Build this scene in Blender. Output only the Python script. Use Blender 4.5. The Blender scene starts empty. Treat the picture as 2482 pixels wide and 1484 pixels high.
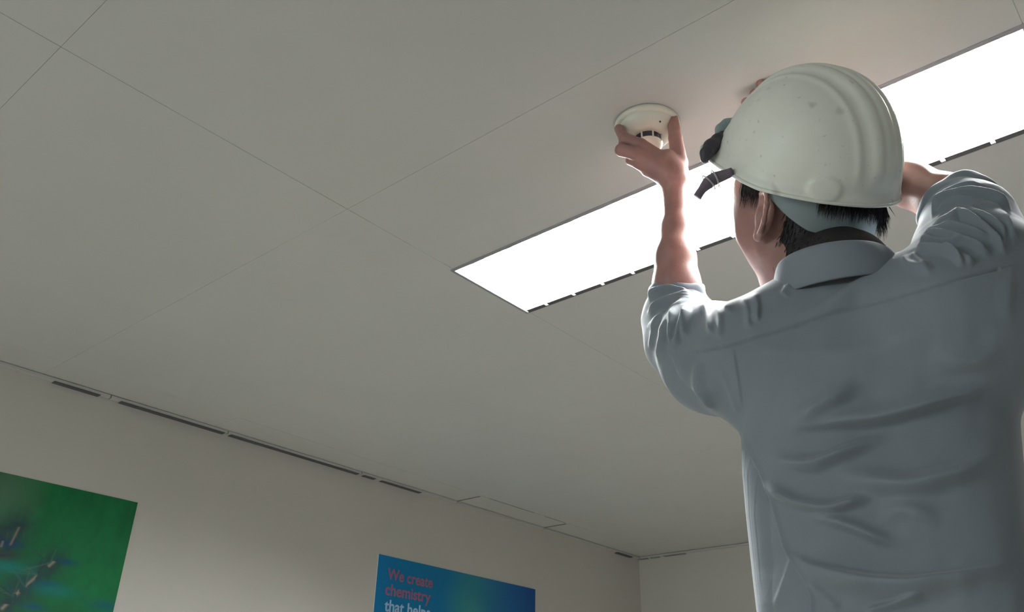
import bpy, bmesh, math, random
import numpy as np
from mathutils import Vector, Matrix
random.seed(7); rng = np.random.default_rng(7)
SC = bpy.context.scene; COL = SC.collection

# ------------------------------------------------------------------ camera
FPX = 2072.0; CX, CY = 1241.0, 742.0
RC = np.array([[0.64832872, 0.76102735, -0.02252223],
               [0.3645557, -0.28432778, 0.88671126],
               [0.66840782, -0.58309098, -0.46177472]])
M_CW = RC * np.array([1, -1, -1])          # rows: camera right / down / forward in world axes
CAMZ = 1.53; CS = 1.02; ZC = CAMZ + CS     # eye height, eye to ceiling, ceiling height
ORG = np.array([0, 0, CAMZ])
cd = bpy.data.cameras.new('camera'); cam = bpy.data.objects.new('camera', cd); COL.objects.link(cam)
cd.sensor_width = 36; cd.lens = FPX / 2482 * 36; cd.clip_start = 0.02
r_, d_, f_ = M_CW
cam.matrix_world = Matrix(((r_[0], -d_[0], -f_[0], 0), (r_[1], -d_[1], -f_[1], 0), (r_[2], -d_[2], -f_[2], CAMZ), (0, 0, 0, 1)))
SC.camera = cam

# ------------------------------------------------------------------ world, lights, exposure
w = bpy.data.worlds.new('world'); SC.world = w; w.use_nodes = True
w.node_tree.nodes['Background'].inputs[0].default_value = (0.80, 0.90, 1.0, 1)
w.node_tree.nodes['Background'].inputs[1].default_value = 0.35
SC.view_settings.view_transform = 'Standard'; SC.view_settings.look = 'None'
SC.view_settings.gamma = 1; SC.view_settings.exposure = 0.0; SC.view_settings.use_curve_mapping = False
def area(name, loc, target, size, size_y, power, color):
    l = bpy.data.lights.new(name, 'AREA'); l.shape = 'RECTANGLE'; l.size = size; l.size_y = size_y
    l.energy = power; l.color = color
    o = bpy.data.objects.new(name, l); COL.objects.link(o); o.location = loc
    o.rotation_euler = (Vector(target) - Vector(loc)).to_track_quat('-Z', 'Y').to_euler(); return o
# unseen fill lights added behind the camera: a high rear one, an overhead one
area('fill_rear', (-2.6, 1.7, 2.2), (0.8, 0.4, 1.75), 2.2, 0.5, 27, (0.90, 0.99, 1.0))
area('fill_overhead', (-1.2, 1.5, 2.53), (-1.2, 1.5, 0), 0.3, 1.2, 14, (0.94, 0.99, 1.0))
TUBE = 470.0

# ------------------------------------------------------------------ helpers
def C3(px, py, t): return np.array([(px - CX) / FPX * t, (py - CY) / FPX * t, t])     # a point in camera axes (metres)
def W(v): return np.asarray(v) @ M_CW + ORG                                             # camera axes -> world
def ceil_pt(px, py, z=ZC):
    d = C3(px, py, 1) @ M_CW; return ORG + d * ((z - CAMZ) / d[2])
def plane_pt(px, py, axis, val):
    d = C3(px, py, 1) @ M_CW; return ORG + d * ((val - ORG[axis]) / d[axis])

def mat(name, col, rough=0.6, var=0.0, vscale=8.0, bump=0.0, bscale=60.0, metal=0.0, spec=0.5, emit=None, sheen=0.0, sss=0.0, trans=0.0, col2=None, coord='Object'):
    m = bpy.data.materials.new(name); m.use_nodes = True; nt = m.node_tree; b = nt.nodes['Principled BSDF']
    b.inputs['Base Color'].default_value = (*col, 1); b.inputs['Roughness'].default_value = rough
    b.inputs['Metallic'].default_value = metal; b.inputs['Specular IOR Level'].default_value = spec
    if sheen: b.inputs['Sheen Weight'].default_value = sheen; b.inputs['Sheen Roughness'].default_value = 0.4
    if sss:
        b.inputs['Subsurface Weight'].default_value = sss; b.inputs['Subsurface Radius'].default_value = (1, .3, .15); b.inputs['Subsurface Scale'].default_value = 0.006
    if trans: b.inputs['Transmission Weight'].default_value = trans
    if emit: b.inputs['Emission Color'].default_value = (*emit[:3], 1); b.inputs['Emission Strength'].default_value = emit[3]
    tc = nt.nodes.new('ShaderNodeTexCoord')
    if var or col2:
        n = nt.nodes.new('ShaderNodeTexNoise'); n.inputs['Scale'].default_value = vscale; n.inputs['Detail'].default_value = 5
        nt.links.new(tc.outputs[coord], n.inputs['Vector'])
        r = nt.nodes.new('ShaderNodeValToRGB'); c2 = col2 or tuple(c * (1 - var) for c in col)
        r.color_ramp.elements[0].position = 0.35; r.color_ramp.elements[1].position = 0.65
        r.color_ramp.elements[0].color = (*c2, 1); r.color_ramp.elements[1].color = (*col, 1)
        nt.links.new(n.outputs['Fac'], r.inputs['Fac']); nt.links.new(r.outputs['Color'], b.inputs['Base Color'])
    if bump:
        n = nt.nodes.new('ShaderNodeTexNoise'); n.inputs['Scale'].default_value = bscale; n.inputs['Detail'].default_value = 3
        nt.links.new(tc.outputs[coord], n.inputs['Vector'])
        bp = nt.nodes.new('ShaderNodeBump'); bp.inputs['Strength'].default_value = bump; bp.inputs['Distance'].default_value = 0.002
        nt.links.new(n.outputs['Fac'], bp.inputs['Height']); nt.links.new(bp.outputs['Normal'], b.inputs['Normal'])
    return m

def link(name, me, m=None, parent=None):
    o = bpy.data.objects.new(name, me); COL.objects.link(o)
    if m: me.materials.append(m)
    if parent: o.parent = parent
    return o
def empty(name, loc=(0, 0, 0)):
    o = bpy.data.objects.new(name, None); COL.objects.link(o); o.location = loc; return o
def tag(o, label, cat, group=None):
    o['label'] = label; o['category'] = cat
    if group: o['group'] = group
    return o
def struct(o): o['kind'] = 'structure'; return o
def child(o, parent):
    o.parent = parent; o.matrix_parent_inverse = Matrix.Translation(-parent.location); return o
def mesh_np(name, V, Fq, smooth=True):
    me = bpy.data.meshes.new(name); V = np.asarray(V, dtype=np.float64)
    me.from_pydata(V.tolist() if len(V) < 5000 else [], [], [tuple(map(int, f)) for f in Fq] if len(V) < 5000 else [])
    if len(V) >= 5000:
        Fq = np.asarray(Fq, dtype=np.int32); k = Fq.shape[1]
        me.vertices.add(len(V)); me.vertices.foreach_set('co', V.astype(np.float32).ravel())
        me.loops.add(Fq.size); me.loops.foreach_set('vertex_index', Fq.ravel())
        me.polygons.add(len(Fq)); me.polygons.foreach_set('loop_start', np.arange(0, Fq.size, k, dtype=np.int32))
        me.update(calc_edges=True)
    me.polygons.foreach_set('use_smooth', [smooth] * len(me.polygons)); me.update(); return me
def box_me(name, lo, hi, bevel=0.0):
    bm = bmesh.new(); bmesh.ops.create_cube(bm, size=1)
    for v in bm.verts: v.co = Vector([(lo[i] + hi[i]) / 2 + v.co[i] * (hi[i] - lo[i]) for i in range(3)])
    if bevel: bmesh.ops.bevel(bm, geom=bm.edges[:], offset=bevel, segments=2, affect='EDGES', profile=0.6)
    me = bpy.data.meshes.new(name); bm.to_mesh(me); bm.free(); return me
def box(name, lo, hi, m, parent=None, bevel=0.0):
    o = link(name, box_me(name, lo, hi, bevel), m)
    if parent: child(o, parent)
    return o
def addbox(bm, lo, hi):
    r = bmesh.ops.create_cube(bm, size=1)
    for v in r['verts']: v.co = Vector([(lo[i] + hi[i]) / 2 + v.co[i] * (hi[i] - lo[i]) for i in range(3)])
def tube_me(name, pts, rad, n=12, closed=False, flat=None):
    """swept tube; rad scalar / list; flat=(a,b) scales the two section axes"""
    P = np.array(pts, float); N = len(P); rad = np.broadcast_to(rad, (N,)) if np.ndim(rad) == 0 else np.array(rad)
    T = np.gradient(P, axis=0)
    if closed: T = np.roll(P, -1, 0) - np.roll(P, 1, 0)
    T /= np.linalg.norm(T, axis=1)[:, None]; up = np.array([0, 0, 1.0]); V = []
    if abs(T[0] @ up) > .9: up = np.array([1.0, 0, 0])
    u = np.cross(T[0], up); u /= np.linalg.norm(u)
    for i in range(N):
        u = u - T[i] * (u @ T[i]); u /= np.linalg.norm(u); v = np.cross(T[i], u); fa, fb = flat or (1, 1)
        for k in range(n):
            a = 2 * math.pi * k / n; V.append(P[i] + rad[i] * (u * math.cos(a) * fa + v * math.sin(a) * fb))
    F = []
    for i in range(N if closed else N - 1):
        for k in range(n):
            j = (i + 1) % N; F.append((i * n + k, i * n + (k + 1) % n, j * n + (k + 1) % n, j * n + k))
    me = bpy.data.meshes.new(name)
    if not closed: F += [tuple(range(n))[::-1], tuple((N - 1) * n + k for k in range(n))]
    me.from_pydata([tuple(v) for v in V], [], F); me.polygons.foreach_set('use_smooth', [True] * len(F)); me.update(); return me
def smooth_path(pts, n=40, closed=False):
    P = np.array(pts, float)
    if closed: P = np.vstack([P, P[:1]])
    t = np.r_[0, np.cumsum(np.linalg.norm(np.diff(P, axis=0), axis=1))]; s = np.linspace(0, t[-1], n, endpoint=not closed)
    out = np.stack([np.interp(s, t, P[:, i]) for i in range(P.shape[1])], 1)
    for _ in range(3):
        if closed: out = (np.roll(out, 1, 0) + 2 * out + np.roll(out, -1, 0)) / 4
        else: out[1:-1] = (out[:-2] + 2 * out[1:-1] + out[2:]) / 4
    return out

# ---- distance fields and surface nets
def cap(p, a, b, ra, rb):
    a = np.asarray(a); b = np.asarray(b); ab = b - a; t = np.clip(((p - a) @ ab) / (ab @ ab), 0, 1)
    return np.linalg.norm(p - a - t[:, None] * ab, axis=1) - (ra + (rb - ra) * t)
def ell(p, c, ax, r):
    q = (p - c) @ np.asarray(ax).T; r = np.asarray(r); k0 = np.linalg.norm(q / r, axis=1); k1 = np.linalg.norm(q / (r * r), axis=1) + 1e-9
    return k0 * (k0 - 1) / k1
def su(a, b, k):
    h = np.clip(0.5 + 0.5 * (b - a) / k, 0, 1); return b * (1 - h) + a * h - k * h * (1 - h)
def nets(func, lo, hi, h, blk=10):
    lo = np.array(lo); n = np.ceil((np.array(hi) - lo) / h / blk).astype(int); N = n * blk
    F = np.empty(N, np.float32)
    ci = np.stack(np.meshgrid(*[np.arange(k) for k in n], indexing='ij'), -1).reshape(-1, 3)
    cc = lo + (ci * blk + (blk - 1) / 2) * h; d = func(cc); R = blk * h * 0.87 * 1.7
    F5 = F.reshape(n[0], blk, n[1], blk, n[2], blk); F5[:] = d.reshape(n[0], 1, n[1], 1, n[2], 1)
    loc = np.stack(np.meshgrid(*[np.arange(blk)] * 3, indexing='ij'), -1).reshape(-1, 3)
    act = ci[np.abs(d) < R]
    for s in range(0, len(act), 300):
        a = act[s:s + 300]; g = (a[:, None, :] * blk + loc[None]).reshape(-1, 3)
        F[g[:, 0], g[:, 1], g[:, 2]] = func(lo + g * h)
    S = F < 0; sh = tuple(N - 1)
    cnt = np.zeros(sh, np.int8); offs = [(i, j, k) for i in (0, 1) for j in (0, 1) for k in (0, 1)]
    for o in offs: cnt += S[o[0]:o[0] + sh[0], o[1]:o[1] + sh[1], o[2]:o[2] + sh[2]]
    cell = np.argwhere((cnt > 0) & (cnt < 8)); vals = np.stack([F[cell[:, 0] + o[0], cell[:, 1] + o[1], cell[:, 2] + o[2]] for o in offs], 1)
    acc = np.zeros((len(cell), 3)); num = np.zeros(len(cell)); O = np.array(offs, float)
    for i in range(8):
        for j in range(i + 1, 8):
            if abs(O[i] - O[j]).sum() == 1:
                a = vals[:, i]; b = vals[:, j]; m = (a < 0) != (b < 0); t = np.where(m, a / np.where(m, a - b, 1), 0)
                acc += m[:, None] * (O[i] + t[:, None] * (O[j] - O[i])); num += m
    V = lo + (cell + acc / num[:, None]) * h
    idx = np.full(sh, -1, np.int32); idx[cell[:, 0], cell[:, 1], cell[:, 2]] = np.arange(len(cell)); Q = []
    for ax in range(3):
        A = np.take(S, range(N[ax] - 1), ax); B = np.take(S, range(1, N[ax]), ax); e = np.argwhere(A != B)
        u, v = [(1, 2), (2, 0), (0, 1)][ax]; e = e[(e[:, u] > 0) & (e[:, v] > 0) & (e[:, u] < sh[u]) & (e[:, v] < sh[v])]
        ins = A[e[:, 0], e[:, 1], e[:, 2]]; q = []
        for du, dv in ((-1, -1), (0, -1), (0, 0), (-1, 0)):
            c = e.copy(); c[:, u] += du; c[:, v] += dv; q.append(idx[c[:, 0], c[:, 1], c[:, 2]])
        q = np.stack(q, 1); q[~ins] = q[~ins][:, ::-1]; Q.append(q)
    Q = np.vstack(Q); return V, Q[(Q >= 0).all(1)]
def edges_of(Q):
    k = Q.shape[1]; E = np.vstack([Q[:, [i, (i + 1) % k]] for i in range(k)]); E = np.unique(np.sort(E, 1), axis=0); return E
def smooth_v(V, E, it=2, lam=0.5):
    n = len(V); deg = np.bincount(E.ravel(), minlength=n)[:, None] + 1e-9
    for _ in range(it):
        S = np.stack([np.bincount(E[:, 0], V[E[:, 1], i], n) + np.bincount(E[:, 1], V[E[:, 0], i], n) for i in range(V.shape[1])], 1)
        V = V + lam * (S / deg - V)
    return V
def normals(V, Q):
    fn = np.cross(V[Q[:, 2]] - V[Q[:, 0]], V[Q[:, 3]] - V[Q[:, 1]]); N = np.zeros_like(V)
    for k in range(4):
        for i in range(3): N[:, i] += np.bincount(Q[:, k], fn[:, i], len(V))
    return N / (np.linalg.norm(N, axis=1)[:, None] + 1e-12)
def subdiv(V, Q, E):
    """one simple split of every quad into four"""
    n = len(V); key = E[:, 0].astype(np.int64) * n + E[:, 1]; mid = (V[E[:, 0]] + V[E[:, 1]]) / 2; fc = V[Q].mean(1); m = []
    for k in range(4):
        a = np.minimum(Q[:, k], Q[:, (k + 1) % 4]).astype(np.int64); b = np.maximum(Q[:, k], Q[:, (k + 1) % 4]); m.append(n + np.searchsorted(key, a * n + b))
    f = n + len(E) + np.arange(len(Q)); V2 = np.vstack([V, mid, fc])
    Q2 = np.vstack([np.stack([Q[:, k], m[k], f, m[k - 1]], 1) for k in range(4)]); return smooth_v(V2, edges_of(Q2), 1, .5), Q2
def proj(V): return CX + FPX * V[:, 0] / V[:, 2], CY + FPX * V[:, 1] / V[:, 2]

# ------------------------------------------------------------------ materials
m_ceil = mat('ceiling_paint', (0.58, 0.575, 0.55), 0.55, var=0.03, vscale=3, coord='Object')
m_ceil_gap = mat('ceiling_joint', (0.46, 0.455, 0.43), 0.8)
m_wall = mat('wall_paint', (0.585, 0.56, 0.515), 0.7, var=0.04, vscale=2)
m_trim = mat('ceiling_trim_paint', (0.52, 0.51, 0.49), 0.6)
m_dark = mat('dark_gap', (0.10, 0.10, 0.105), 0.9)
m_shade = mat('grey_gap', (0.26, 0.26, 0.25), 0.9)
m_floor = mat('floor_vinyl', (0.50, 0.49, 0.45), 0.5, var=0.1, vscale=4)
m_enamel = mat('white_enamel', (0.86, 0.86, 0.86), 0.35)
m_alu = mat('bright_aluminium', (0.9, 0.9, 0.92), 0.25, metal=1.0)
m_grey = mat('grey_metal', (0.28, 0.28, 0.30), 0.5)
m_tube = mat('lamp_tube', (1, 1, 1), 0.3, emit=(0.97, 1.0, 0.98, TUBE))
m_skin = mat('skin', (0.36, 0.19, 0.165), 0.5, var=0.18, vscale=35, bump=0.12, bscale=400, sss=0.12)
m_shirt = mat('grey_work_cloth', (0.205, 0.235, 0.272), 0.8, var=0.05, vscale=14, bump=0.10, bscale=1400, sheen=0.25)
m_helmet = mat('white_helmet_plastic', (0.78, 0.79, 0.72), 0.42, bump=0.03, bscale=90)
m_band = mat('grey_plastic_band', (0.22, 0.275, 0.285), 0.5)
m_hair = mat('black_hair', (0.016, 0.012, 0.014), 0.65, var=0.3, vscale=80)
m_trouser = mat('dark_trousers', (0.06, 0.07, 0.09), 0.8, bump=0.1, bscale=500)
m_detector = mat('cream_plastic', (0.68, 0.68, 0.58), 0.35)
m_slot = mat('dark_slot', (0.02, 0.02, 0.03), 0.6)
m_rubber = mat('dark_rubber', (0.05, 0.045, 0.06), 0.55)
m_lens = mat('smoky_lens', (0.26, 0.33, 0.34), 0.12)
m_strap = mat('grey_elastic', (0.16, 0.13, 0.16), 0.8, bump=0.2, bscale=900)
m_clear = mat('clear_buckle', (0.80, 0.80, 0.78), 0.15, trans=0.6)

# ------------------------------------------------------------------ room
X0, X1, Y0, Y1 = -3.06, 4.275 * CS, -2.75, 2.716 * CS
struct(box('floor', (X0 - .1, Y0 - .1, -.1), (X1 + .1, Y1 + .1, 0), m_floor))
struct(box('wall_front', (X0 - .1, Y1, 0), (X1 + .1, Y1 + .1, ZC + .1), m_wall))
struct(box('wall_right', (X1, Y0 - .1, 0), (X1 + .1, Y1, ZC + .1), m_wall))
struct(box('wall_rear', (X0 - .1, Y0 - .1, 0), (X0, Y1, ZC + .1), m_wall))
bm = bmesh.new()
WX0, WX1, WZ0, WZ1 = -1.6, 1.9, .95, 2.25
for lo, hi in (((X0, Y0 - .1, 0), (WX0, Y0, ZC + .1)), ((WX1, Y0 - .1, 0), (X1, Y0, ZC + .1)), ((WX0, Y0 - .1, 0), (WX1, Y0, WZ0)), ((WX0, Y0 - .1, WZ1), (WX1, Y0, ZC + .1))): addbox(bm, lo, hi)
me = bpy.data.meshes.new('wall_side'); bm.to_mesh(me); bm.free(); struct(link('wall_side', me, m_wall))
win = struct(empty('added_window_1', (WX0, Y0, WZ0)))  # unseen window, added to let outside light into the room
for lo, hi in (((WX0, WZ0), (WX1, WZ0 + .05)), ((WX0, WZ1 - .05), (WX1, WZ1)), ((WX0, WZ0 + .05), (WX0 + .05, WZ1 - .05)), ((WX1 - .05, WZ0 + .05), (WX1, WZ1 - .05)), ((.12, WZ0 + .05), (.18, WZ1 - .05))):
    box('added_window_frame', (lo[0], Y0 - .07, lo[1]), (hi[0], Y0 - .02, hi[1]), m_enamel, win, .004)
# ceiling: backing sheet pieces (around the light opening) carrying the boards
LX0, LX1, LY0, LY1 = 1.222 * CS, 1.497 * CS, 0.045 * CS, 1.254 * CS
bm = bmesh.new()
zb = ZC + .0014
hx0, hx1, hy0, hy1 = LX0 - .006, LX1 + .006, LY0 - .006, LY1 + .006
for lo, hi in (((X0, Y0), (hx0, Y1)), ((hx1, Y0), (X1, Y1)), ((hx0, Y0), (hx1, hy0)), ((hx0, hy1), (hx1, Y1))):
    addbox(bm, (*lo, zb), (*hi, ZC + .1))
me = bpy.data.meshes.new('ceiling'); bm.to_mesh(me); bm.free()
ceiling = struct(link('ceiling', me, m_ceil_gap))
xs = [X0 / CS, -2.7, -2.1, -1.5, -.9, -.3, .3, .9, 1.5, 2.1, 2.75, 3.38, 4.0, X1 / CS]
ys = [Y0 / CS, -1.15, .045, 1.25, 2.55, Y1 / CS]
g = .0003
def panel(x0, x1, y0, y1, dz=0):
    box('ceiling_panel', (x0 * CS + g, y0 * CS + g, ZC + dz), (x1 * CS - g, y1 * CS - g, zb + .001), m_ceil, ceiling)
for i in range(len(xs) - 1):
    for j in range(len(ys) - 1):
        dz = random.uniform(-.0003, .0003)
        if abs(xs[i] - .9) < .01 and abs(ys[j] - .045) < .01:
            panel(.9, 1.188, .045, 1.25, 0); panel(1.188, 1.221, .045, 1.25, .0006)
        else: panel(xs[i], xs[i + 1], ys[j], ys[j + 1], dz)
# edge trim between ceiling and front wall with dark strips for gap shade, in lengths
tr = struct(empty('trim_1', (0, Y1, ZC)))
def wall_x(px, py): return plane_pt(px, py, 1, Y1)[0]
cuts = [X0, wall_x(265, 955), wall_x(548, 1041), wall_x(871, 1136), 2.75 * CS, 3.38 * CS, X1 - .02]
for a, b in zip(cuts[:-1], cuts[1:]):
    box('trim_length', (a + .002, Y1 - .020, ZC - .012), (b - .002, Y1 - .0005, ZC - .0015), m_trim, tr, .001)
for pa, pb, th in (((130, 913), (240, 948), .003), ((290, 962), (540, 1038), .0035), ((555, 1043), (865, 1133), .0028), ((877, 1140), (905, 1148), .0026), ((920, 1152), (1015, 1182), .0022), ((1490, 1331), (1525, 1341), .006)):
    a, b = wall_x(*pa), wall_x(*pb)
    box('shadow_gap_strip', (a, Y1 - .0215, ZC - .012 - th), (b, Y1 - .0005, ZC - .0121), m_dark, tr)
for xx in (2.75, 3.38):
    box('shadow_gap_strip', (xx * CS - .003, 2.56 * CS, ZC - .003), (xx * CS + .003, Y1 - .021, ZC - .0012), m_shade, tr)
for a, b in ((2.80, 3.12), (3.2, 3.36)):
    box('shadow_gap_strip', (a * CS, 2.5495 * CS, ZC - .002), (b * CS, 2.5505 * CS, ZC - .0008), m_shade, tr)
tr2 = struct(empty('trim_2', (X1, 0, ZC)))
box('trim_length', (X1 - .02, Y0, ZC - .012), (X1 - .0005, Y1 - .021, ZC - .0015), m_trim, tr2, .001)
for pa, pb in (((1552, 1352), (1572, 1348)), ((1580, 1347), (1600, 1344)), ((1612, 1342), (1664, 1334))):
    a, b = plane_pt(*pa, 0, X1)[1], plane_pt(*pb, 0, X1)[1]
    box('shadow_gap_strip', (X1 - .0215, min(a, b), ZC - .0155), (X1 - .0005, max(a, b), ZC - .0121), m_shade, tr2)  # grey strips drawn in for the shade under this trim

# ------------------------------------------------------------------ recessed fluorescent light
lt = empty('ceiling_light', ((LX0 + LX1) / 2, (LY0 + LY1) / 2, ZC))
tag(lt, 'long recessed fluorescent ceiling light glowing white behind the worker in the helmet', 'light')
DEP = .085
bm = bmesh.new()
addbox(bm, (LX0, LY0, ZC + DEP), (LX1, LY1, ZC + DEP + .01))
addbox(bm, (LX0 - .004, LY0, ZC + .003), (LX0, LY1, ZC + DEP)); addbox(bm, (LX1, LY0, ZC + .003), (LX1 + .004, LY1, ZC + DEP))
addbox(bm, (LX0, LY0 - .004, ZC + .003), (LX1, LY0, ZC + DEP)); addbox(bm, (LX0, LY1, ZC + .003), (LX1, LY1 + .004, ZC + DEP))
me = bpy.data.meshes.new('housing'); bm.to_mesh(me); bm.free(); child(link('housing', me, m_enamel), lt)
for a, b, c, d in ((LX0 - .004, LX0 + .004, LY0 - .004, LY1 + .004), (LX1 - .003, LX1 + .003, LY0 - .004, LY1 + .004), (LX0 + .004, LX1 - .003, LY0 - .004, LY0 + .003), (LX0 + .004, LX1 - .003, LY1 - .004, LY1 + .004)):
    box('frame', (a, c, ZC - .003), (b, d, ZC + .004), m_grey, lt, .0008)
xm = (LX0 + LX1) / 2
for xc in (LX0 + .075, LX1 - .075):
    child(link('tube', tube_me('tube', [(xc, LY0 + .03, ZC + .05), (xc, LY1 - .03, ZC + .05)], .0125, 16), m_tube), lt)
    for yy in (LY0 + .018, LY1 - .018):
        box('lamp_holder', (xc - .012, yy - .008, ZC + .03), (xc + .012, yy + .008, ZC + .068), m_enamel, lt, .002)
# curved white reflector between and beside the tubes
V = []; F = []; prof = [(LX0 + .001, .012), (LX0 + .02, .055), (LX0 + .05, .078), (xm - .03, .074), (xm, .035), (xm + .03, .074), (LX1 - .05, .078), (LX1 - .02, .055), (LX1 - .001, .012)]
for yy in (LY0 + .002, LY1 - .002):
    for x, z in prof: V.append((x, yy, ZC + z))
for k in range(8): F.append((k, k + 1, 9 + k + 1, 9 + k))
me = bpy.data.meshes.new('reflector'); me.from_pydata(V, [], F); o = link('reflector', me, m_enamel)
md = o.modifiers.new('t', 'SOLIDIFY'); md.thickness = .001; child(o, lt)
# louvre blades across the opening: low curved profile
notch = [(1350, 728), (1417, 703), (1492, 673), (1567, 645), (1740, 585)]
ny = sorted([ceil_pt(*q)[1] for q in notch]); step = abs(ny[-1] - ny[-2])
y = LY1 - step * .8; nots = []
while y > LY0 + .03: nots.append(y); y -= step
for yy in nots:
    V = []; F = []; nn = 12
    for s in (-1, 1):
        for k in range(nn + 1):
            x = LX0 + .004 + (LX1 - LX0 - .008) * k / nn; sag = .012 * (1 - abs(math.cos(math.pi * 2 * (k / nn))) ** 1)
            V.append((x, yy + s * .0004, ZC + .002)); V.append((x, yy + s * .0035, ZC + .020 - sag * .3))
    L = 2 * (nn + 1)
    for k in range(nn):
        F += [(2 * k, 2 * k + 1, 2 * k + 3, 2 * k + 2), (L + 2 * k, L + 2 * k + 2, L + 2 * k + 3, L + 2 * k + 1), (2 * k, 2 * k + 2, L + 2 * k + 2, L + 2 * k), (2 * k + 1, L + 2 * k + 1, L + 2 * k + 3, 2 * k + 3)]
    me = bpy.data.meshes.new('louvre_blade'); me.from_pydata(V, [], F); child(link('louvre_blade', me, m_enamel), lt)
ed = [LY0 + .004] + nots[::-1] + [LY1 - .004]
for a, b in zip(ed[:-1], ed[1:]):      # dark strips painting the gap's shade along the far long edge, broken at each blade
    box('edge_gap_shade', (LX1 - .013, a + .004, ZC - .0036), (LX1 + .001, b - .004, ZC - .0005), m_dark, lt, .0006)

# ------------------------------------------------------------------ smoke detector
dc = np.array([1.061 * CS, .616 * CS, ZC])
def lathe(name, prof, c, n=48):
    V = [(c[0], c[1], c[2] + prof[0][1])]; F = []
    for r, z in prof[1:]:
        for k in range(n): a = 2 * math.pi * k / n; V.append((c[0] + r * math.cos(a), c[1] + r * math.sin(a), c[2] + z))
    for k in range(n): F.append((0, 1 + (k + 1) % n, 1 + k))
    for i in range(len(prof) - 2):
        for k in range(n): a = 1 + i * n; F.append((a + k, a + (k + 1) % n, a + n + (k + 1) % n, a + n + k))
    me = bpy.data.meshes.new(name); me.from_pydata(V, [], F); me.polygons.foreach_set('use_smooth', [True] * len(F)); me.update(); return me
det = empty('smoke_detector', tuple(dc)); tag(det, 'round cream smoke detector being fitted to the ceiling by a hand', 'detector')
child(link('mounting_base', lathe('mounting_base', [(0, -.001), (.054, -.001), (.0595, -.002), (.0595, -.007), (.057, -.011), (.030, -.0115), (0.001, -.0115)][::-1], dc), m_detector), det)
child(link('cover', lathe('cover', [(0, -.053), (.012, -.053), (.020, -.052), (.0245, -.0495), (.0262, -.0462)], dc), m_detector), det)
child(link('body', lathe('body', [(0, -.034), (.027, -.034), (.034, -.033), (.041, -.029), (.049, -.020), (.0525, -.0125), (.0525, -.010)], dc), m_detector), det)
child(link('sensing_chamber', lathe('sensing_chamber', [(0, -.0460), (.0250, -.0460), (.0250, -.0342)], dc), m_slot), det)
for k in range(8):
    a = 2 * math.pi * k / 8 + .12
    c, s = math.cos(a), math.sin(a); pts = [(dc[0] + c * .0262, dc[1] + s * .0262, dc[2] - .0335), (dc[0] + c * .0256, dc[1] + s * .0256, dc[2] - .0475)]
    child(link('rib', tube_me('rib', pts, .0018, 6), m_detector), det)
a = math.radians(-118)
child(link('indicator_lamp', lathe('indicator_lamp', [(0, -.0025), (.0012, -.002), (.0018, 0)], np.array([dc[0] + .044 * math.cos(a), dc[1] + .044 * math.sin(a), dc[2] - .026]), 10), m_slot), det)

# ------------------------------------------------------------------ posters
def grid_poster(name, x0, x1, z0, z1, paint, nx, nz, parent):
    u, v = np.meshgrid(np.linspace(0, 1, nx), np.linspace(0, 1, nz), indexing='ij')
    V = np.stack([x0 + (x1 - x0) * u, np.full_like(u, Y1 - .0025), z0 + (z1 - z0) * v], -1).reshape(-1, 3)
    i, j = np.meshgrid(np.arange(nx - 1), np.arange(nz - 1), indexing='ij'); a = (i * nz + j).ravel()
    me = mesh_np(name, V, np.stack([a, a + nz, a + nz + 1, a + 1], 1), False)
    colr = np.ones((nx * nz, 4), np.float32); colr[:, :3] = paint(u.ravel(), v.ravel())
    ca = me.color_attributes.new('print', 'FLOAT_COLOR', 'POINT'); ca.data.foreach_set('color', colr.ravel())
    m = bpy.data.materials.new(name + '_print'); m.use_nodes = True; n = m.node_tree.nodes.new('ShaderNodeVertexColor'); n.layer_name = 'print'
    b = m.node_tree.nodes['Principled BSDF']; m.node_tree.links.new(n.outputs['Color'], b.inputs['Base Color']); b.inputs['Roughness'].default_value = 0.6; b.inputs['Specular IOR Level'].default_value = 0.25
    o = link(name, me, m); child(o, parent); return o
def vnoise(u, v, s, seed=0):
    r = np.random.default_rng(seed); G = r.random((int(s) + 3, int(s) + 3)); x = u * s; y = v * s; i = x.astype(int); j = y.astype(int); fx = x - i; fy = y - j
    fx = fx * fx * (3 - 2 * fx); fy = fy * fy * (3 - 2 * fy)
    return G[i, j] * (1 - fx) * (1 - fy) + G[i + 1, j] * fx * (1 - fy) + G[i, j + 1] * (1 - fx) * fy + G[i + 1, j + 1] * fx * fy
g1 = plane_pt(333, 1220, 1, Y1); g0 = plane_pt(0, 1143, 1, Y1)
GX1 = g1[0]; GX0 = GX1 - 0.62; GZ1 = (g1[2] + g0[2]) / 2; GZ0 = GZ1 - .84
pg = empty('poster', (GX1, Y1 - .001, GZ0)); tag(pg, 'dark green photo poster of a twig at the left end of the wall', 'poster')
def wpix(px, py):
    q = plane_pt(px, py, 1, Y1); return (q[0] - GX0) / (GX1 - GX0), (q[2] - GZ0) / (GZ1 - GZ0)
def seg(u, v, a, b, asp=.84 / .62):
    a = np.array(a); b = np.array(b); p = np.stack([u, v * asp], 1); a = a * [1, asp]; b = b * [1, asp]; ab = b - a
    t = np.clip((p - a) @ ab / (ab @ ab), 0, 1); return np.linalg.norm(p - a - t[:, None] * ab, axis=1), t
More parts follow.
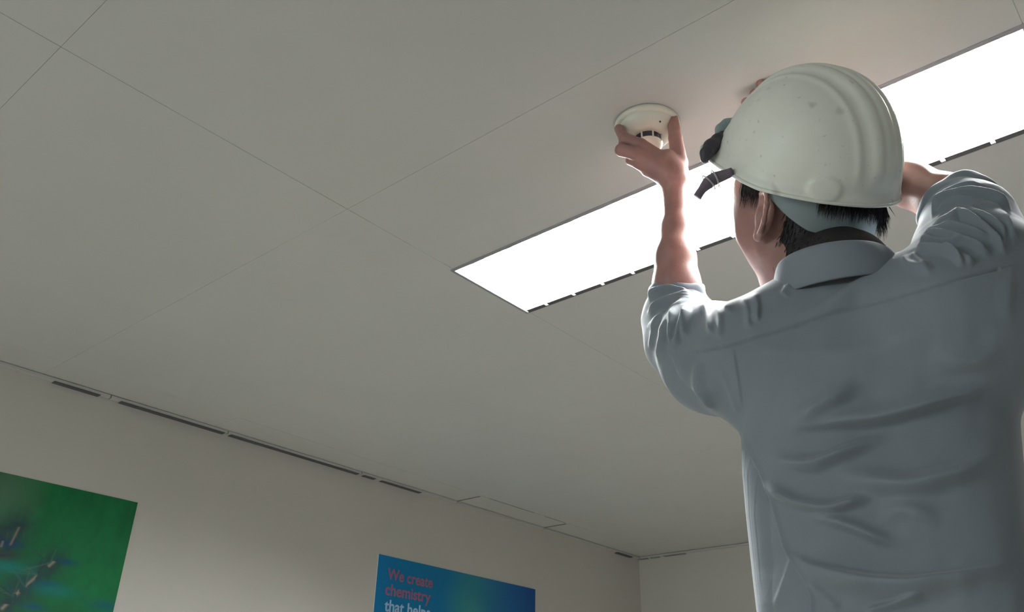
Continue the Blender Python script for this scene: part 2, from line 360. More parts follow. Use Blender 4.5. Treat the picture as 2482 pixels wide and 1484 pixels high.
def paint_green(u, v):
    n = vnoise(u, v, 6, 1) * .5 + vnoise(u, v, 17, 2) * .3 + vnoise(u, v, 45, 3) * .2
    c = np.array([.002, .118, .034]) * (.7 + .75 * n[:, None])
    def blend(c, w, col): w = np.clip(w, 0, 1)[:, None]; return c * (1 - w) + np.array(col) * w
    c = blend(c, np.clip(1 - np.hypot(u - wpix(10, 1190)[0], v - wpix(10, 1190)[1]) / .22, 0, 1) * .7, (.10, .17, .12))
    tw = [(wpix(130, 1362), wpix(50, 1430)), (wpix(50, 1430), wpix(5, 1475)), (wpix(45, 1280), wpix(25, 1320)), (wpix(15, 1290), wpix(0, 1330))]
    for a, b in tw:                                     # needles: dark blue-green soft brush around the twigs
        d, t = seg(u, v, a, b); n2 = vnoise(u, v, 60, 5)
        c = blend(c, np.exp(-(d / .07) ** 2) * (.55 + .6 * n2), (.012, .045, .045))
    for q, wd, col in (((160, 1363), .05, (.0, .05, .12)), ((115, 1417), .05, (.0, .06, .14)), ((80, 1472), .05, (.0, .06, .14)), ((20, 1318), .06, (.0, .03, .12)), ((20, 1375), .10, (.0, .16, .14)), ((130, 1432), .10, (.0, .15, .14)), ((255, 1470), .09, (.0, .09, .11)), ((5, 1345), .05, (.035, .015, .03))):
        a = wpix(*q); c = blend(c, np.exp(-((u - a[0]) / wd) ** 2 - ((v - a[1]) / (wd * .22)) ** 2) * .8, col)
    for (a, b), wd, lo in zip(tw[:4], (.007, .008, .005, .005), (.5, .5, .3, .3)):
        d, t = seg(u, v, a, b); k = vnoise(u, v, 50, 9)
        c = blend(c, np.exp(-(d / wd) ** 2) * (k > .42) * 1.0 * (lo + .5), (.24, .20, .15))
    for k in range(26):                                 # single needles
        a = np.array(wpix(*random.choice([(60, 1425), (90, 1395), (30, 1445), (120, 1365), (20, 1340)]))); an = random.uniform(1.2, 3.6); L = random.uniform(.06, .14)
        d, t = seg(u, v, a, a + np.array([math.cos(an) * L, math.sin(an) * L * .75]))
        c = blend(c, np.exp(-(d / .0028) ** 2) * .5, random.choice([(.01, .03, .03), (.05, .14, .09), (.0, .10, .12)]))
    return c
po = grid_poster('printed_sheet', GX0, GX1, GZ0, GZ1, paint_green, 280, 360, pg)
box('backing', (GX0, Y1 - .0024, GZ0), (GX1, Y1 - .0002, GZ1), m_enamel, pg)
b0 = plane_pt(917.5, 1343.5, 1, Y1); b1 = plane_pt(1296.7, 1429, 1, Y1)
BX0, BX1 = b0[0], b1[0]; BZ1 = (b0[2] + b1[2]) / 2; BZ0 = BZ1 - .95
pb = empty('poster', (BX0, Y1 - .001, BZ0)); tag(pb, 'blue slogan poster with red and white lettering on the wall, right of the green poster', 'poster')
def paint_blue(u, v):
    stops = [0, .15, .38, .5, .62, .8, 1]; cols = np.array([(.004, .135, .30), (.004, .125, .265), (.008, .125, .25), (.035, .165, .20), (.03, .14, .22), (.02, .09, .235), (.012, .055, .19)])
    n = (vnoise(u, v, 7, 11) - .5) * .10; uu = np.clip(u + n, 0, 1)
    c = np.stack([np.interp(uu, stops, cols[:, i]) for i in range(3)], 1)
    w = np.exp(-((u - .56) / .07) ** 2) * np.clip((.93 - v) / .12, 0, 1) * .5
    return (c * (1 - w[:, None]) + np.array([.09, .24, .17]) * w[:, None]) * np.array([.9, 1.45, 1.5])
grid_poster('printed_sheet', BX0, BX1, BZ0, BZ1, paint_blue, 160, 200, pb)
box('backing', (BX0, Y1 - .0024, BZ0), (BX1, Y1 - .0002, BZ1), m_enamel, pb)
m_red = mat('red_print', (0.34, 0.12, 0.21), 0.6); m_white = mat('white_print', (0.38, 0.55, 0.75), 0.6)
PW = BX1 - BX0
def lettering(body, x, z, size, m, width):
    c = bpy.data.curves.new('lettering', 'FONT'); c.body = body; c.size = size; c.extrude = .0002; c.offset = size * .022; c.align_y = 'TOP_BASELINE'
    o = bpy.data.objects.new('lettering', c); COL.objects.link(o); bpy.context.view_layer.update()
    me = bpy.data.meshes.new_from_object(o); bpy.data.objects.remove(o)
    co = np.empty(len(me.vertices) * 3); me.vertices.foreach_get('co', co); co = co.reshape(-1, 3); co[:, 0] *= width / (co[:, 0].max() - co[:, 0].min()); co[:, 0] -= co[:, 0].min()
    W3 = np.stack([x + co[:, 0], np.full(len(co), Y1 - .0028) - co[:, 2], z + co[:, 1]], 1); me.vertices.foreach_set('co', W3.ravel()); me.update()
    me.materials.clear(); o = link('lettering', me, m); child(o, pb); return o
def bl(px, py): return plane_pt(px, py, 1, Y1)
for body, pa, pe, col in (('We create', (937, 1406), (1047, 1424), m_red), ('chemistry', (932, 1441), (1042, 1462), m_red), ('that helps', (930, 1480), (1041, 1500), m_white)):
    A = bl(*pa); Bq = bl(*pe); zz = (A[2] + Bq[2]) / 2
    lettering(body, A[0], zz, .064, col, Bq[0] - A[0])
# remaining lines of the sheet lie below the frame

# ------------------------------------------------------------------ the worker
# head frame in camera axes
U = np.array([.1672, -.8724, -.4593]); U /= np.linalg.norm(U)
Fw = np.array([-.5286, -.4726, .7052]); Fw -= U * (Fw @ U); Fw /= np.linalg.norm(Fw)
Lw = np.cross(U, Fw)
AX = np.stack([Fw, Lw, U]); HC = C3(1944, 431, 1.22)
def frame(yaw, pit, rol):
    F = np.array([math.sin(yaw) * math.cos(pit), -math.sin(pit), math.cos(yaw) * math.cos(pit)])
    u = np.array([math.sin(rol), -math.cos(rol), 0]); u = u - F * (u @ F); u /= np.linalg.norm(u); return np.stack([F, np.cross(u, F), u])
AXH = frame(-.52, .30, -.02); FH, LH, UH = AXH; HH = C3(1952, 450, 1.215)         # the head, tilted less than the helmet on it
def hd(f, l, u): return HH + FH * f + LH * l + UH * u
def hh_(f, l, u): return HC + Fw * f + Lw * l + U * u
def chain(p, d, nodes, k):
    for (a, ra), (b, rb) in zip(nodes[:-1], nodes[1:]):
        e = cap(p, a, b, ra, rb); d = e if d is None else su(d, e, k)
    return d
ARM_L = [(C3(1815, 890, 1.15), .050), (C3(1668, 805, 1.36), .040), (C3(1640, 690, 1.385), .037), (C3(1637, 625, 1.40), .032), (C3(1639, 555, 1.43), .0235), (C3(1638, 495, 1.45), .0175), (C3(1636, 468, 1.46), .0185)]
ARM_R = [(C3(2350, 800, .99), .05), (C3(2362, 530, 1.12), .040), (C3(2290, 484, 1.16), .034), (C3(2210, 449, 1.21), .031), (C3(2110, 400, 1.28), .027), (C3(2020, 345, 1.35), .021)]
FING_L = [
    [(C3(1638, 440, 1.465), .017), (C3(1646, 395, 1.48), .0150), (C3(1637, 335, 1.505), .0122), (C3(1630, 283, 1.535), .0095)],
    [(C3(1600, 385, 1.478), .014), (C3(1553, 352, 1.49), .0118), (C3(1514, 336, 1.505), .0105), (C3(1500, 312, 1.535), .0085)],
    [(C3(1590, 398, 1.473), .014), (C3(1540, 372, 1.478), .0120), (C3(1506, 364, 1.487), .0112), (C3(1512, 352, 1.52), .009)],
    [(C3(1592, 412, 1.473), .013), (C3(1550, 397, 1.480), .0105), (C3(1530, 388, 1.50), .0098), (C3(1536, 372, 1.525), .0085)],
    [(C3(1602, 430, 1.473), .011), (C3(1567, 415, 1.485), .0090), (C3(1552, 402, 1.51), .0082), (C3(1560, 388, 1.53), .0075)]]
FING_R = [
    [(C3(2000, 330, 1.365), .016), (C3(1950, 330, 1.39), .014), (C3(1900, 320, 1.42), .012), (C3(1868, 300, 1.445), .010)],
    [(C3(1945, 265, 1.40), .012), (C3(1905, 232, 1.42), .0108), (C3(1872, 213, 1.44), .0098), (C3(1845, 203, 1.455), .0088)],
    [(C3(1940, 275, 1.40), .012), (C3(1895, 250, 1.42), .0110), (C3(1858, 238, 1.44), .0100), (C3(1828, 228, 1.46), .0088)],
    [(C3(1935, 288, 1.40), .012), (C3(1888, 268, 1.425), .0105), (C3(1845, 256, 1.445), .0098), (C3(1808, 248, 1.465), .0085)],
    [(C3(1935, 303, 1.40), .0105), (C3(1890, 290, 1.425), .0092), (C3(1858, 282, 1.445), .0085), (C3(1835, 276, 1.46), .0075)]]
def body_sdf(p):
    # skull, face, jaw, neck
    d = ell(p, hd(-.005, 0, .012), AXH, (.095, .078, .100))
    d = su(d, ell(p, hd(.020, 0, -.046), AXH, (.062, .062, .064)), .03)
    d = su(d, ell(p, hd(.034, 0, -.103), AXH, (.026, .032, .022)), .035)                       # chin
    d = su(d, cap(p, hd(-.004, .046, -.088), hd(.030, .022, -.107), .020, .017), .022)          # jaw
    d = su(d, cap(p, hd(-.004, -.046, -.088), hd(.030, -.022, -.107), .020, .017), .022)
    d = su(d, ell(p, hd(.058, .040, -.045), AXH, (.026, .022, .022)), .02)                     # cheeks
    d = su(d, ell(p, hd(.058, -.040, -.045), AXH, (.026, .022, .022)), .02)
    for s in (-1, 1): d = su(d, ell(p, hd(.052, s * .056, -.012), AXH, (.024, .018, .030)), .015)      # temples
    for s in (-1, 1): d = su(d, ell(p, hd(.042, s * .043, -.074), AXH, (.026, .020, .030)), .02)        # lower cheeks
    d = su(d, ell(p, hd(.080, 0, .004), AXH, (.020, .052, .014)), .015)                        # brow
    d = su(d, cap(p, hd(.088, 0, -.012), hd(.106, 0, -.052), .008, .0115), .010)              # nose
    for s in (-1, 1):
        d = su(d, cap(p, hd(.098, s * .010, -.058), hd(.100, s * .013, -.057), .008, .006), .006)
        d = np.maximum(d, -ell(p, hd(.098, s * .032, -.017), AXH, (.016, .017, .011)))         # sockets
        d = su(d, ell(p, hd(.081, s * .031, -.018), AXH, (.0125, .0145, .0125)), .004)         # eyelids / eyes
    d = su(d, cap(p, hd(.087, -.016, -.084), hd(.087, .016, -.084), .0065, .0065), .006)      # lips
    d = su(d, cap(p, hd(.085, -.013, -.094), hd(.085, .013, -.094), .0065, .0065), .006)
    for s in (-1, 1):                                                                          # ears: rim, bowl, lobe
        E0 = hd(-.012, s * .079, -.045)
        rim = [E0 + FH * .014 + UH * .010 + LH * s * -.004, E0 + FH * .010 + UH * .030 + LH * s * .004, E0 - FH * .006 + UH * .034 + LH * s * .012, E0 - FH * .018 + UH * .020 + LH * s * .019, E0 - FH * .018 - UH * .002 + LH * s * .018, E0 - FH * .008 - UH * .020 + LH * s * .010, E0 + FH * .002 - UH * .030 + LH * s * .002]
        e = chain(p, None, [(q, .0036) for q in rim], .003)
        e = su(e, ell(p, E0 - FH * .003 + UH * .002 + LH * s * .003, AXH, (.017, .006, .028)), .005)
        e = su(e, ell(p, E0 + FH * .002 - UH * .027 + LH * s * .002, AXH, (.008, .005, .009)), .005)
        e = np.maximum(e, -ell(p, E0 + FH * .001 + UH * .004 + LH * s * .014, AXH, (.009, .009, .014)))
        d = su(d, e, .006)
    d = su(d, cap(p, hd(.008, .004, -.095), hd(-.040, .004, -.150), .046, .052), .02)                # under the jaw
    NK0 = hd(-.020, 0, -.085); NK1 = C3(2045, 720, 1.12)
    d = su(d, cap(p, NK0, NK1, .054, .060), .03)
    # trunk (inside the shirt)
    d = su(d, cap(p, C3(1860, 860, 1.16), C3(2290, 800, 1.03), .06, .06), .05)
    d = su(d, cap(p, C3(2080, 860, 1.13), C3(2150, 1400, 1.00), .095, .095), .06)
    for ch in (ARM_L, ARM_R): d = su(d, chain(p, None, ch, .012), .012)
    # left hand
    h = cap(p, C3(1637, 470, 1.46), C3(1632, 425, 1.468), .0185, .024)
    for a, ra in ((C3(1603, 398, 1.475), .021), (C3(1590, 405, 1.475), .019), (C3(1640, 405, 1.478), .0165), (C3(1618, 385, 1.482), .017)):
        h = su(h, cap(p, C3(1632, 430, 1.467), a, .022, ra), .010)
    for f in FING_L: h = su(h, chain(p, None, f, .0025), .0045)
    d = su(d, h, .010)
    h = cap(p, C3(2020, 345, 1.35), C3(1990, 318, 1.375), .021, .024)
    for a in (C3(1942, 268, 1.40), C3(1938, 285, 1.40), C3(1940, 300, 1.40)):
        h = su(h, cap(p, C3(1992, 318, 1.375), a, .021, .016), .010)
    for f in FING_R: h = su(h, chain(p, None, f, .0025), .0045)
    return su(d, h, .010)
V, Q = nets(body_sdf, (.14, -.46, .82), (.74, .40, 1.62), .0021)
E = edges_of(Q); V = smooth_v(V, E, 2, .4)
person = empty('person', tuple(W(C3(2150, 1750, .95))))
tag(person, 'worker in a grey shirt reaching up to the ceiling, seen from behind', 'person')
body_o = child(link('body', mesh_np('body', W(V), Q), m_skin), person)

# ---- shirt: trunk rows (py, left px, right px, centre depth, half depth)
ROWS = np.array([(600, 2010, 2080, 1.17, .03), (640, 1945, 2160, 1.16, .065), (700, 1860, 2300, 1.14, .095), (760, 1790, 2400, 1.125, .11), (850, 1752, 2440, 1.10, .12), (950, 1768, 2468, 1.08, .125), (1055, 1796, 2476, 1.06, .125), (1150, 1799, 2484, 1.04, .125), (1250, 1808, 2498, 1.02, .125), (1400, 1824, 2530, .99, .125), (1484, 1834, 2556, .975, .125), (1620, 1850, 2600, .95, .13), (1780, 1862, 2640, .925, .13), (1860, 1870, 2650, .915, .13)], float)
def trunk(p):
    z = np.maximum(p[:, 2], .3); px = CX + FPX * p[:, 0] / z; py = CY + FPX * p[:, 1] / z
    L, R, zc, hdp = [np.interp(py, ROWS[:, 0], ROWS[:, i]) for i in (1, 2, 3, 4)]
    cx = (L + R) / 2; hw = (R - L) / 2; x = (px - cx) / hw; q = (p[:, 2] - zc + .00024 * (px - cx)) / hdp
    e = (np.abs(x) ** 2.9 + np.abs(q) ** 2.9) ** (1 / 2.9); d = (e - 1) * np.minimum(hw / FPX * z, hdp)
    top = (600 - py) / FPX * z; bot = (py - 1850) / FPX * z
    return np.maximum(np.maximum(d, top), bot)
SL_L = [(C3(1830, 885, 1.15), .080), (C3(1735, 868, 1.25), .079), (C3(1668, 822, 1.345), .066), (C3(1642, 770, 1.38), .0535), (C3(1640, 722, 1.385), .042)]
SL_R = [(C3(2330, 800, 1.0), .095), (C3(2368, 695, 1.04), .086), (C3(2354, 612, 1.09), .067), (C3(2348, 540, 1.12), .053), (C3(2318, 514, 1.14), .046)]
def shirt_sdf(p):
    d = trunk(p)
    d = su(d, cap(p, C3(1850, 850, 1.15), C3(2000, 770, 1.13), .07, .06), .05)
    d = su(d, cap(p, C3(2330, 790, 1.0), C3(2150, 740, 1.09), .075, .06), .05)
    e = chain(p, None, SL_L, .02); cu = np.array(SL_L[-1][0]); ax = cu - SL_L[-3][0]; ax /= np.linalg.norm(ax)
    e = np.maximum(e, (p - cu) @ ax - .008)
    d = su(d, e, .022)
    e = chain(p, None, SL_R, .02); cu = C3(2306, 503, 1.15); ax = C3(2210, 449, 1.21) - C3(2330, 500, 1.13); ax /= np.linalg.norm(ax)
    e = np.maximum(e, (p - cu) @ ax - .004)
    d = su(d, e, .03)
    hole = cap(p, C3(2045, 560, 1.14), C3(2045, 680, 1.13), .062, .05)      # neck opening
    return np.maximum(d, -hole)
V, Q = nets(shirt_sdf, (.12, -.24, .72), (.78, .56, 1.52), .0025)
E = edges_of(Q); V = smooth_v(V, E, 4, .5)
V, Q = subdiv(V, Q, E); print('shirt verts', len(V))
# fold relief: strokes (polyline in the photo's frame, height mm, width above/left, width below/right)
ST = [
 # trunk
 ([(1905, 1030), (1976, 998), (2040, 960), (2095, 925)], 16.6, 24, 22),
 ([(1880, 1035), (1960, 1032), (2060, 1024), (2134, 1022), (2252, 990), (2370, 945), (2450, 890)], 20.3, 30, 13),
 ([(1850, 1092), (1890, 1118), (1976, 1132), (2055, 1100), (2160, 1053)], 16.6, 18, 15),
 ([(1990, 1130), (2094, 1170), (2212, 1183), (2330, 1152), (2455, 1070)], 18.5, 27, 22),
 ([(1850, 1160), (1885, 1195), (1937, 1223), (2015, 1236), (2120, 1205)], 12.9, 16, 12),
 ([(1930, 1235), (1976, 1254), (2055, 1274), (2134, 1309), (2210, 1330)], 11.1, 18, 12),
 ([(1880, 1310), (1925, 1352), (1976, 1376), (2094, 1404), (2212, 1414), (2330, 1398), (2490, 1360)], 24, 12, 35),
 ([(2090, 1484), (2173, 1463), (2250, 1440)], 5.95, 8, 13),
 ([(1960, 1400), (1990, 1440), (2040, 1484)], 4.25, 12, 12),
 ([(2120, 1250), (2200, 1235), (2290, 1270)], 7.39, 24, 22),
 ([(1890, 1313), (1872, 1400), (1858, 1484)], 2.12, 6, 17),
 ([(2240, 860), (2340, 880), (2440, 850)], 7.39, 27, 26),
 ([(1960, 880), (2060, 870), (2180, 820), (2330, 790)], 5.55, 37, 35),
 ([(1774, 838), (1786, 900), (1796, 960), (1798, 1000)], 2.21, 19, 4),
 ([(1745, 890), (1775, 960), (1790, 1010)], 2, 6, 8),
 ([(1757, 762), (1768, 725), (1790, 702)], 6, 5, 12),
 ([(1836, 785), (1840, 745), (1832, 708)], 5, 16, 5),
 ([(1896, 718), (1906, 700), (1918, 686)], 4, 8, 10),
 ([(1930, 780), (2000, 745), (2079, 692), (2146, 645), (2190, 612)], 8, 12, 26),
 ([(2190, 615), (2204, 645), (2245, 658), (2262, 640)], 7, 12, 10),
 ([(2210, 612), (2225, 632), (2255, 650)], 4, 8, 8),
 # right sleeve
 ([(2256, 508), (2290, 474), (2334, 455), (2385, 450)], 7.29, 5, 10),
 ([(2259, 545), (2266, 510), (2295, 486), (2349, 473), (2397, 481), (2438, 503), (2455, 530)], 12.8, 5, 12),
 ([(2266, 545), (2290, 510), (2324, 496), (2392, 503), (2426, 520), (2446, 559), (2475, 600)], 10.9, 5, 12),
 ([(2283, 540), (2324, 514), (2351, 513), (2404, 540), (2429, 561), (2438, 600)], 9.11, 4, 10),
 ([(2242, 570), (2271, 543), (2310, 537), (2324, 522), (2353, 532), (2383, 554), (2419, 586), (2446, 625)], 10.9, 4, 10),
 ([(2228, 585), (2242, 571), (2276, 562), (2312, 549), (2349, 560), (2407, 585)], 9.11, 4, 8),
 ([(2220, 596), (2252, 580), (2276, 571), (2310, 574), (2358, 594), (2409, 622)], 10.9, 4, 9),
 ([(2225, 600), (2256, 586), (2310, 590), (2339, 586)], 7.29, 4, 6),
 ([(2215, 604), (2286, 606), (2310, 617), (2342, 648)], 10.9, 4, 9),
 ([(2290, 601), (2324, 618), (2366, 638)], 7.29, 4, 10),
 ([(2446, 625), (2450, 680), (2440, 740), (2452, 800)], 3.5, 22, 10),
 # left sleeve
 ([(1724, 815), (1716, 770), (1703, 724)], 5, 9, 6),
 ([(1744, 830), (1748, 775), (1736, 728)], 4, 9, 7),
 ([(1816, 800), (1813, 755), (1802, 716)], 4, 10, 7),
 ([(1600, 820), (1618, 780), (1660, 738)], 4, 5, 8),
 ([(1575, 850), (1583, 800), (1602, 765)], 4, 5, 8),
 ([(1567, 730), (1584, 706), (1623, 696), (1680, 718)], 9.11, 5, 9),
 ([(1566, 765), (1599, 736), (1644, 723), (1700, 720)], 10.9, 5, 10),
 ([(1570, 800), (1590, 775), (1620, 752)], 5.47, 5, 10),
 ([(1593, 894), (1605, 848), (1611, 794), (1638, 750), (1696, 726)], 10.9, 10, 6),
 ([(1640, 862), (1626, 812), (1632, 770), (1646, 745)], 9.11, 5, 8),
 ([(1640, 850), (1647, 806), (1656, 770), (1669, 738)], 9.11, 6, 6),
 ([(1659, 826), (1660, 788), (1668, 741)], 7.29, 5, 8),
 ([(1622, 850), (1640, 882), (1662, 903), (1694, 930), (1718, 951), (1728, 1015)], 14.6, 4, 26),
 ([(1690, 870), (1706, 920), (1724, 955), (1732, 1005)], 5.47, 8, 8),
]
RX0, RY0, RS = 1520, 400, 2; gx = np.arange(RX0, 2700, RS); gy = np.arange(RY0, 1900, RS)
GX, GY = np.meshgrid(gx, gy, indexing='ij'); HF = np.zeros(GX.shape)
def polyd(pts):
    P = smooth_path(pts, max(12, len(pts) * 5)); best = np.full(GX.shape, 1e9); sg = np.zeros(GX.shape); tt = np.zeros(GX.shape); n = len(P) - 1
    lo = P.min(0) - 130; hi = P.max(0) + 130
    i0, i1 = [int(np.clip((v - RX0) / RS, 0, len(gx))) for v in (lo[0], hi[0])]; j0, j1 = [int(np.clip((v - RY0) / RS, 0, len(gy))) for v in (lo[1], hi[1])]
    sl = (slice(i0, i1), slice(j0, j1)); gxx, gyy = GX[sl], GY[sl]; b = np.full(gxx.shape, 1e9); s = np.zeros_like(b); t0 = np.zeros_like(b)
    for k in range(n):
        a = P[k]; ab = P[k + 1] - a; L2 = ab @ ab + 1e-9; t = np.clip(((gxx - a[0]) * ab[0] + (gyy - a[1]) * ab[1]) / L2, 0, 1)
        dx = gxx - a[0] - t * ab[0]; dy = gyy - a[1] - t * ab[1]; d = np.hypot(dx, dy); m = d < b
        b[m] = d[m]; s[m] = np.sign(ab[0] * dy - ab[1] * dx)[m]; t0[m] = ((k + t) / n)[m]
    return sl, b, s, t0
for pts, hmm, wa, wb in ST:
    if pts[0][0] > pts[-1][0] and abs(pts[0][0] - pts[-1][0]) > abs(pts[0][1] - pts[-1][1]): pts = pts[::-1]
    horiz = abs(pts[0][0] - pts[-1][0]) >= abs(pts[0][1] - pts[-1][1])
    if not horiz and pts[0][1] < pts[-1][1]: pts = pts[::-1]      # steep strokes run upward: wa is the left side
    sl, d, s, t = polyd(pts)
    wdt = np.where(s < 0, wa, wb); taper = np.clip(np.minimum(t, 1 - t) / (.22 if wa + wb < 30 else .42), 0, 1); taper = taper * taper * (3 - 2 * taper)
    HF[sl] += hmm * .001 * np.exp(-(d / wdt) ** 2) * taper
# yoke seam groove and the step down to the hanging front edge
gq = vnoise(np.clip((GX - GY * .35 - 1100) / 1700, 0, .999), np.clip((GY + GX * .25 - 700) / 1900, 0, .999), 11, 21) * .6 + vnoise(np.clip((GX - 1500) / 1250, 0, .999), np.clip((GY + GX * .3 - 700) / 1950, 0, .999), 30, 22) * .4
HF += (gq - .5) * .0055                      # loose cloth never lies flat
sl, d, s, t = polyd([(1690, 850), (1774, 834), (1895, 798), (2083, 740), (2250, 697), (2345, 668), (2420, 650)])
HF[sl] += -.0022 * np.exp(-(d / 4) ** 2) - .0016 * np.where((s > 0), np.exp(-(d / 30)), 0)
sl, d, s, t = polyd([(1792, 1045), (1808, 1090), (1830, 1125), (1866, 1200), (1886, 1274), (1905, 1341), (1945, 1392), (1966, 1439), (1964, 1500), (1960, 1600)])
HF[sl] += -.024 * np.where(s > 0, 1 - np.exp(-(d / 7) ** 2), 0) * np.exp(-(d / 110) ** 2) * np.clip(t / .06, 0, 1) + .003 * np.where(s <= 0, np.exp(-(d / 8) ** 2), 0)
def sample(px, py):
    x = np.clip((px - RX0) / RS, 0, len(gx) - 1.001); y = np.clip((py - RY0) / RS, 0, len(gy) - 1.001); i = x.astype(int); j = y.astype(int); fx = x - i; fy = y - j
    return HF[i, j] * (1 - fx) * (1 - fy) + HF[i + 1, j] * fx * (1 - fy) + HF[i, j + 1] * (1 - fx) * fy + HF[i + 1, j + 1] * fx * fy
N = normals(V, Q); vd = V / np.linalg.norm(V, axis=1)[:, None]; face = np.clip(-(N * vd).sum(1) / .35, 0, 1)
px, py = proj(V); V = V + N * (sample(px, py) * face)[:, None]
shirt = child(link('shirt', mesh_np('shirt', W(V), Q), m_shirt), person)

# collar: a standing band round the neck, its top edge nearest the camera seen highest
def ring(cx, cy, rx, ry, tc, rt, slope, n=72):
    out = []
    for k in range(n):
        a = 2 * math.pi * k / n; px = cx + rx * math.cos(a); near = math.sin(a); out.append(C3(px, cy - ry * near + slope * (px - cx), tc - rt * near - .00022 * (px - cx)))
    return np.array(out)
def band(name, rings, m, parent, closed=True, thick=.003, a0=0, a1=None):
    R = [W(r) for r in rings]; n = len(R[0]); V = np.vstack(R); F = []
    a1 = a1 if a1 is not None else (n if closed else n - 1)
    for i in range(len(R) - 1):
        for k in range(a0, a1): F.append((i * n + k % n, i * n + (k + 1) % n, (i + 1) * n + (k + 1) % n, (i + 1) * n + k % n))
    me = mesh_np(name, V, F); o = link(name, me, m); md = o.modifiers.new('thickness', 'SOLIDIFY'); md.thickness = thick; md.offset = 0
    md = o.modifiers.new('sub', 'SUBSURF'); md.levels = 1; md.render_levels = 1
    return child(o, parent)
band('collar', [ring(2040, 716, 178, 40, 1.125, .082, -.17), ring(2034, 690, 166, 44, 1.125, .078, -.20), ring(2028, 660, 150, 46, 1.125, .070, -.17), ring(2022, 636, 140, 48, 1.125, .064, -.14), ring(2018, 630, 132, 44, 1.125, .059, -.13), ring(2020, 650, 128, 42, 1.125, .058, -.14)], m_shirt, person, thick=.0035)
# rolled cuffs: loose overlapping rings of cloth round each forearm
def cuff(c, axis, r, name='cuff', wob=.004, lean=None):
    c = np.array(c); ax = np.array(axis, float); ax /= np.linalg.norm(ax); u = np.cross(ax, [0, 1, .2]); u /= np.linalg.norm(u); v = np.cross(ax, u); rs = []
    prof = [(-.024, 1.06, 0), (-.014, 1.12, .3), (-.004, 1.10, .6), (.005, 1.13, 1), (.011, 1.07, 1.2), (.012, .97, 1.3), (.004, .90, 1.2), (-.008, .88, 1)]
    for s, k, ph in prof:
        ringp = []
        for i in range(56):
            a = 2 * math.pi * i / 56; rr = r * k + wob * .5 * math.sin(3 * a + ph * 2) + wob * .35 * math.sin(7 * a + ph * 3 + 1)
            ringp.append(c + ax * (s + .004 * math.sin(2 * a + ph)) + u * rr * math.cos(a) + v * rr * math.sin(a))
        rs.append(np.array(ringp))
    return band(name, rs, m_shirt, person, thick=.002)
cuff(C3(1643, 712, 1.385), C3(1638, 620, 1.40) - C3(1643, 760, 1.38), .0400)
cuff(C3(2318, 507, 1.145), C3(2210, 449, 1.21) - C3(2330, 505, 1.13), .0465, wob=.004)

# trousers, below the frame
def tr_sdf(p):
    wv = W(p); a = hipw; d = None
    for s in (-1, 1):
        hip = a + np.array([0, s * .085, -.05]); kn = hip + np.array([.04, s * .02, -.40]); an = kn + np.array([-.03, s * .01, -.36])
        e = su(cap(wv, hip, kn, .092, .068), cap(wv, kn, an, .068, .055), .04); d = e if d is None else su(d, e, .03)
    return su(d, cap(wv, a + np.array([0, -.05, .0]), a + np.array([0, .05, .0]), .085, .085), .05)
hipw = W(C3(2200, 1700, .975))
def tr_world(p): return tr_sdf((p - ORG) @ M_CW.T)
V, Q = nets(tr_world, hipw + [-.22, -.32, -.92], hipw + [.25, .32, .22], .008)
V = smooth_v(V, edges_of(Q), 2, .5); child(link('trousers', mesh_np('trousers', V, Q), m_trouser), person)

# ------------------------------------------------------------------ hair
def hair_sdf(p):
    d = ell(p, hd(-.008, 0, .010), AXH, (.101, .0795, .104))
    d = su(d, ell(p, hd(-.036, 0, -.060), AXH, (.058, .062, .045)), .02)
    d = su(d, cap(p, hd(-.028, 0, -.096), C3(2048, 665, 1.122), .055, .0610), .015)
    q = (p - HH) @ AXH.T
    cut = np.maximum(q[:, 0] - np.maximum(.050 + np.where(q[:, 2] > 0, .15, .9) * q[:, 2], -.030), 0 * q[:, 0] - 1)   # hairline behind the face
    d = np.maximum(d, cut); low = -(q[:, 2] + .190 - .5 * np.maximum(q[:, 0] + .035, 0)); d = np.maximum(d, low)
    ear = np.minimum(ell(p, hd(-.012, .085, -.050), AXH, (.036, .03, .046)), ell(p, hd(-.012, -.085, -.050), AXH, (.036, .03, .046)))
    return np.maximum(d, -ear)
V, Q = nets(hair_sdf, HH - .17, HH + .17, .0028)
V = smooth_v(V, edges_of(Q), 2, .5); px, py = proj(V)
HV, HN = V, normals(V, Q)
hair = child(link('hair', mesh_np('hair', W(V), Q), m_hair), person)
def strands(specs, name='strands'):
    V = []; F = []
    for root, tip, r in specs:
        mid = (root + tip) / 2 + rng.normal(0, .0015, 3); d = tip - root; u = np.cross(d, rng.normal(size=3)); u /= np.linalg.norm(u) + 1e-9; v = np.cross(d, u); v /= np.linalg.norm(v) + 1e-9; b = len(V)
        for q, k in ((root, 1), (mid, .75), (tip, .08)):
            for a in (0, 2.094, 4.189): V.append(W(q + r * k * (u * math.cos(a) + v * math.sin(a))))
        for s in (0, 3):
            for k in range(3): F.append((b + s + k, b + s + (k + 1) % 3, b + s + 3 + (k + 1) % 3, b + s + 3 + k))
    o = link(name, mesh_np(name, np.array(V), F), m_hair); o['kind'] = 'stuff'; return child(o, hair)
sp = []
def hang(a, f0, f1, u0, u1, r, back=0.0):
    a = math.radians(a); j = rng.normal(0, .0025, 3)
    return (hd(f0 * .099 * math.cos(a), f0 * .081 * math.sin(a), u0), hd(f1 * .099 * math.cos(a) - back, f1 * .081 * math.sin(a), u1) + j, r)
for _ in range(1100):                     # fringe hanging from under the rear rim over the headband
    a = rng.uniform(138, 240); sp.append(hang(a, 1.10, 1.15, .012, -.010 - rng.uniform(.0, .022) - .010 * max(0, (a - 190) / 50), .0008))
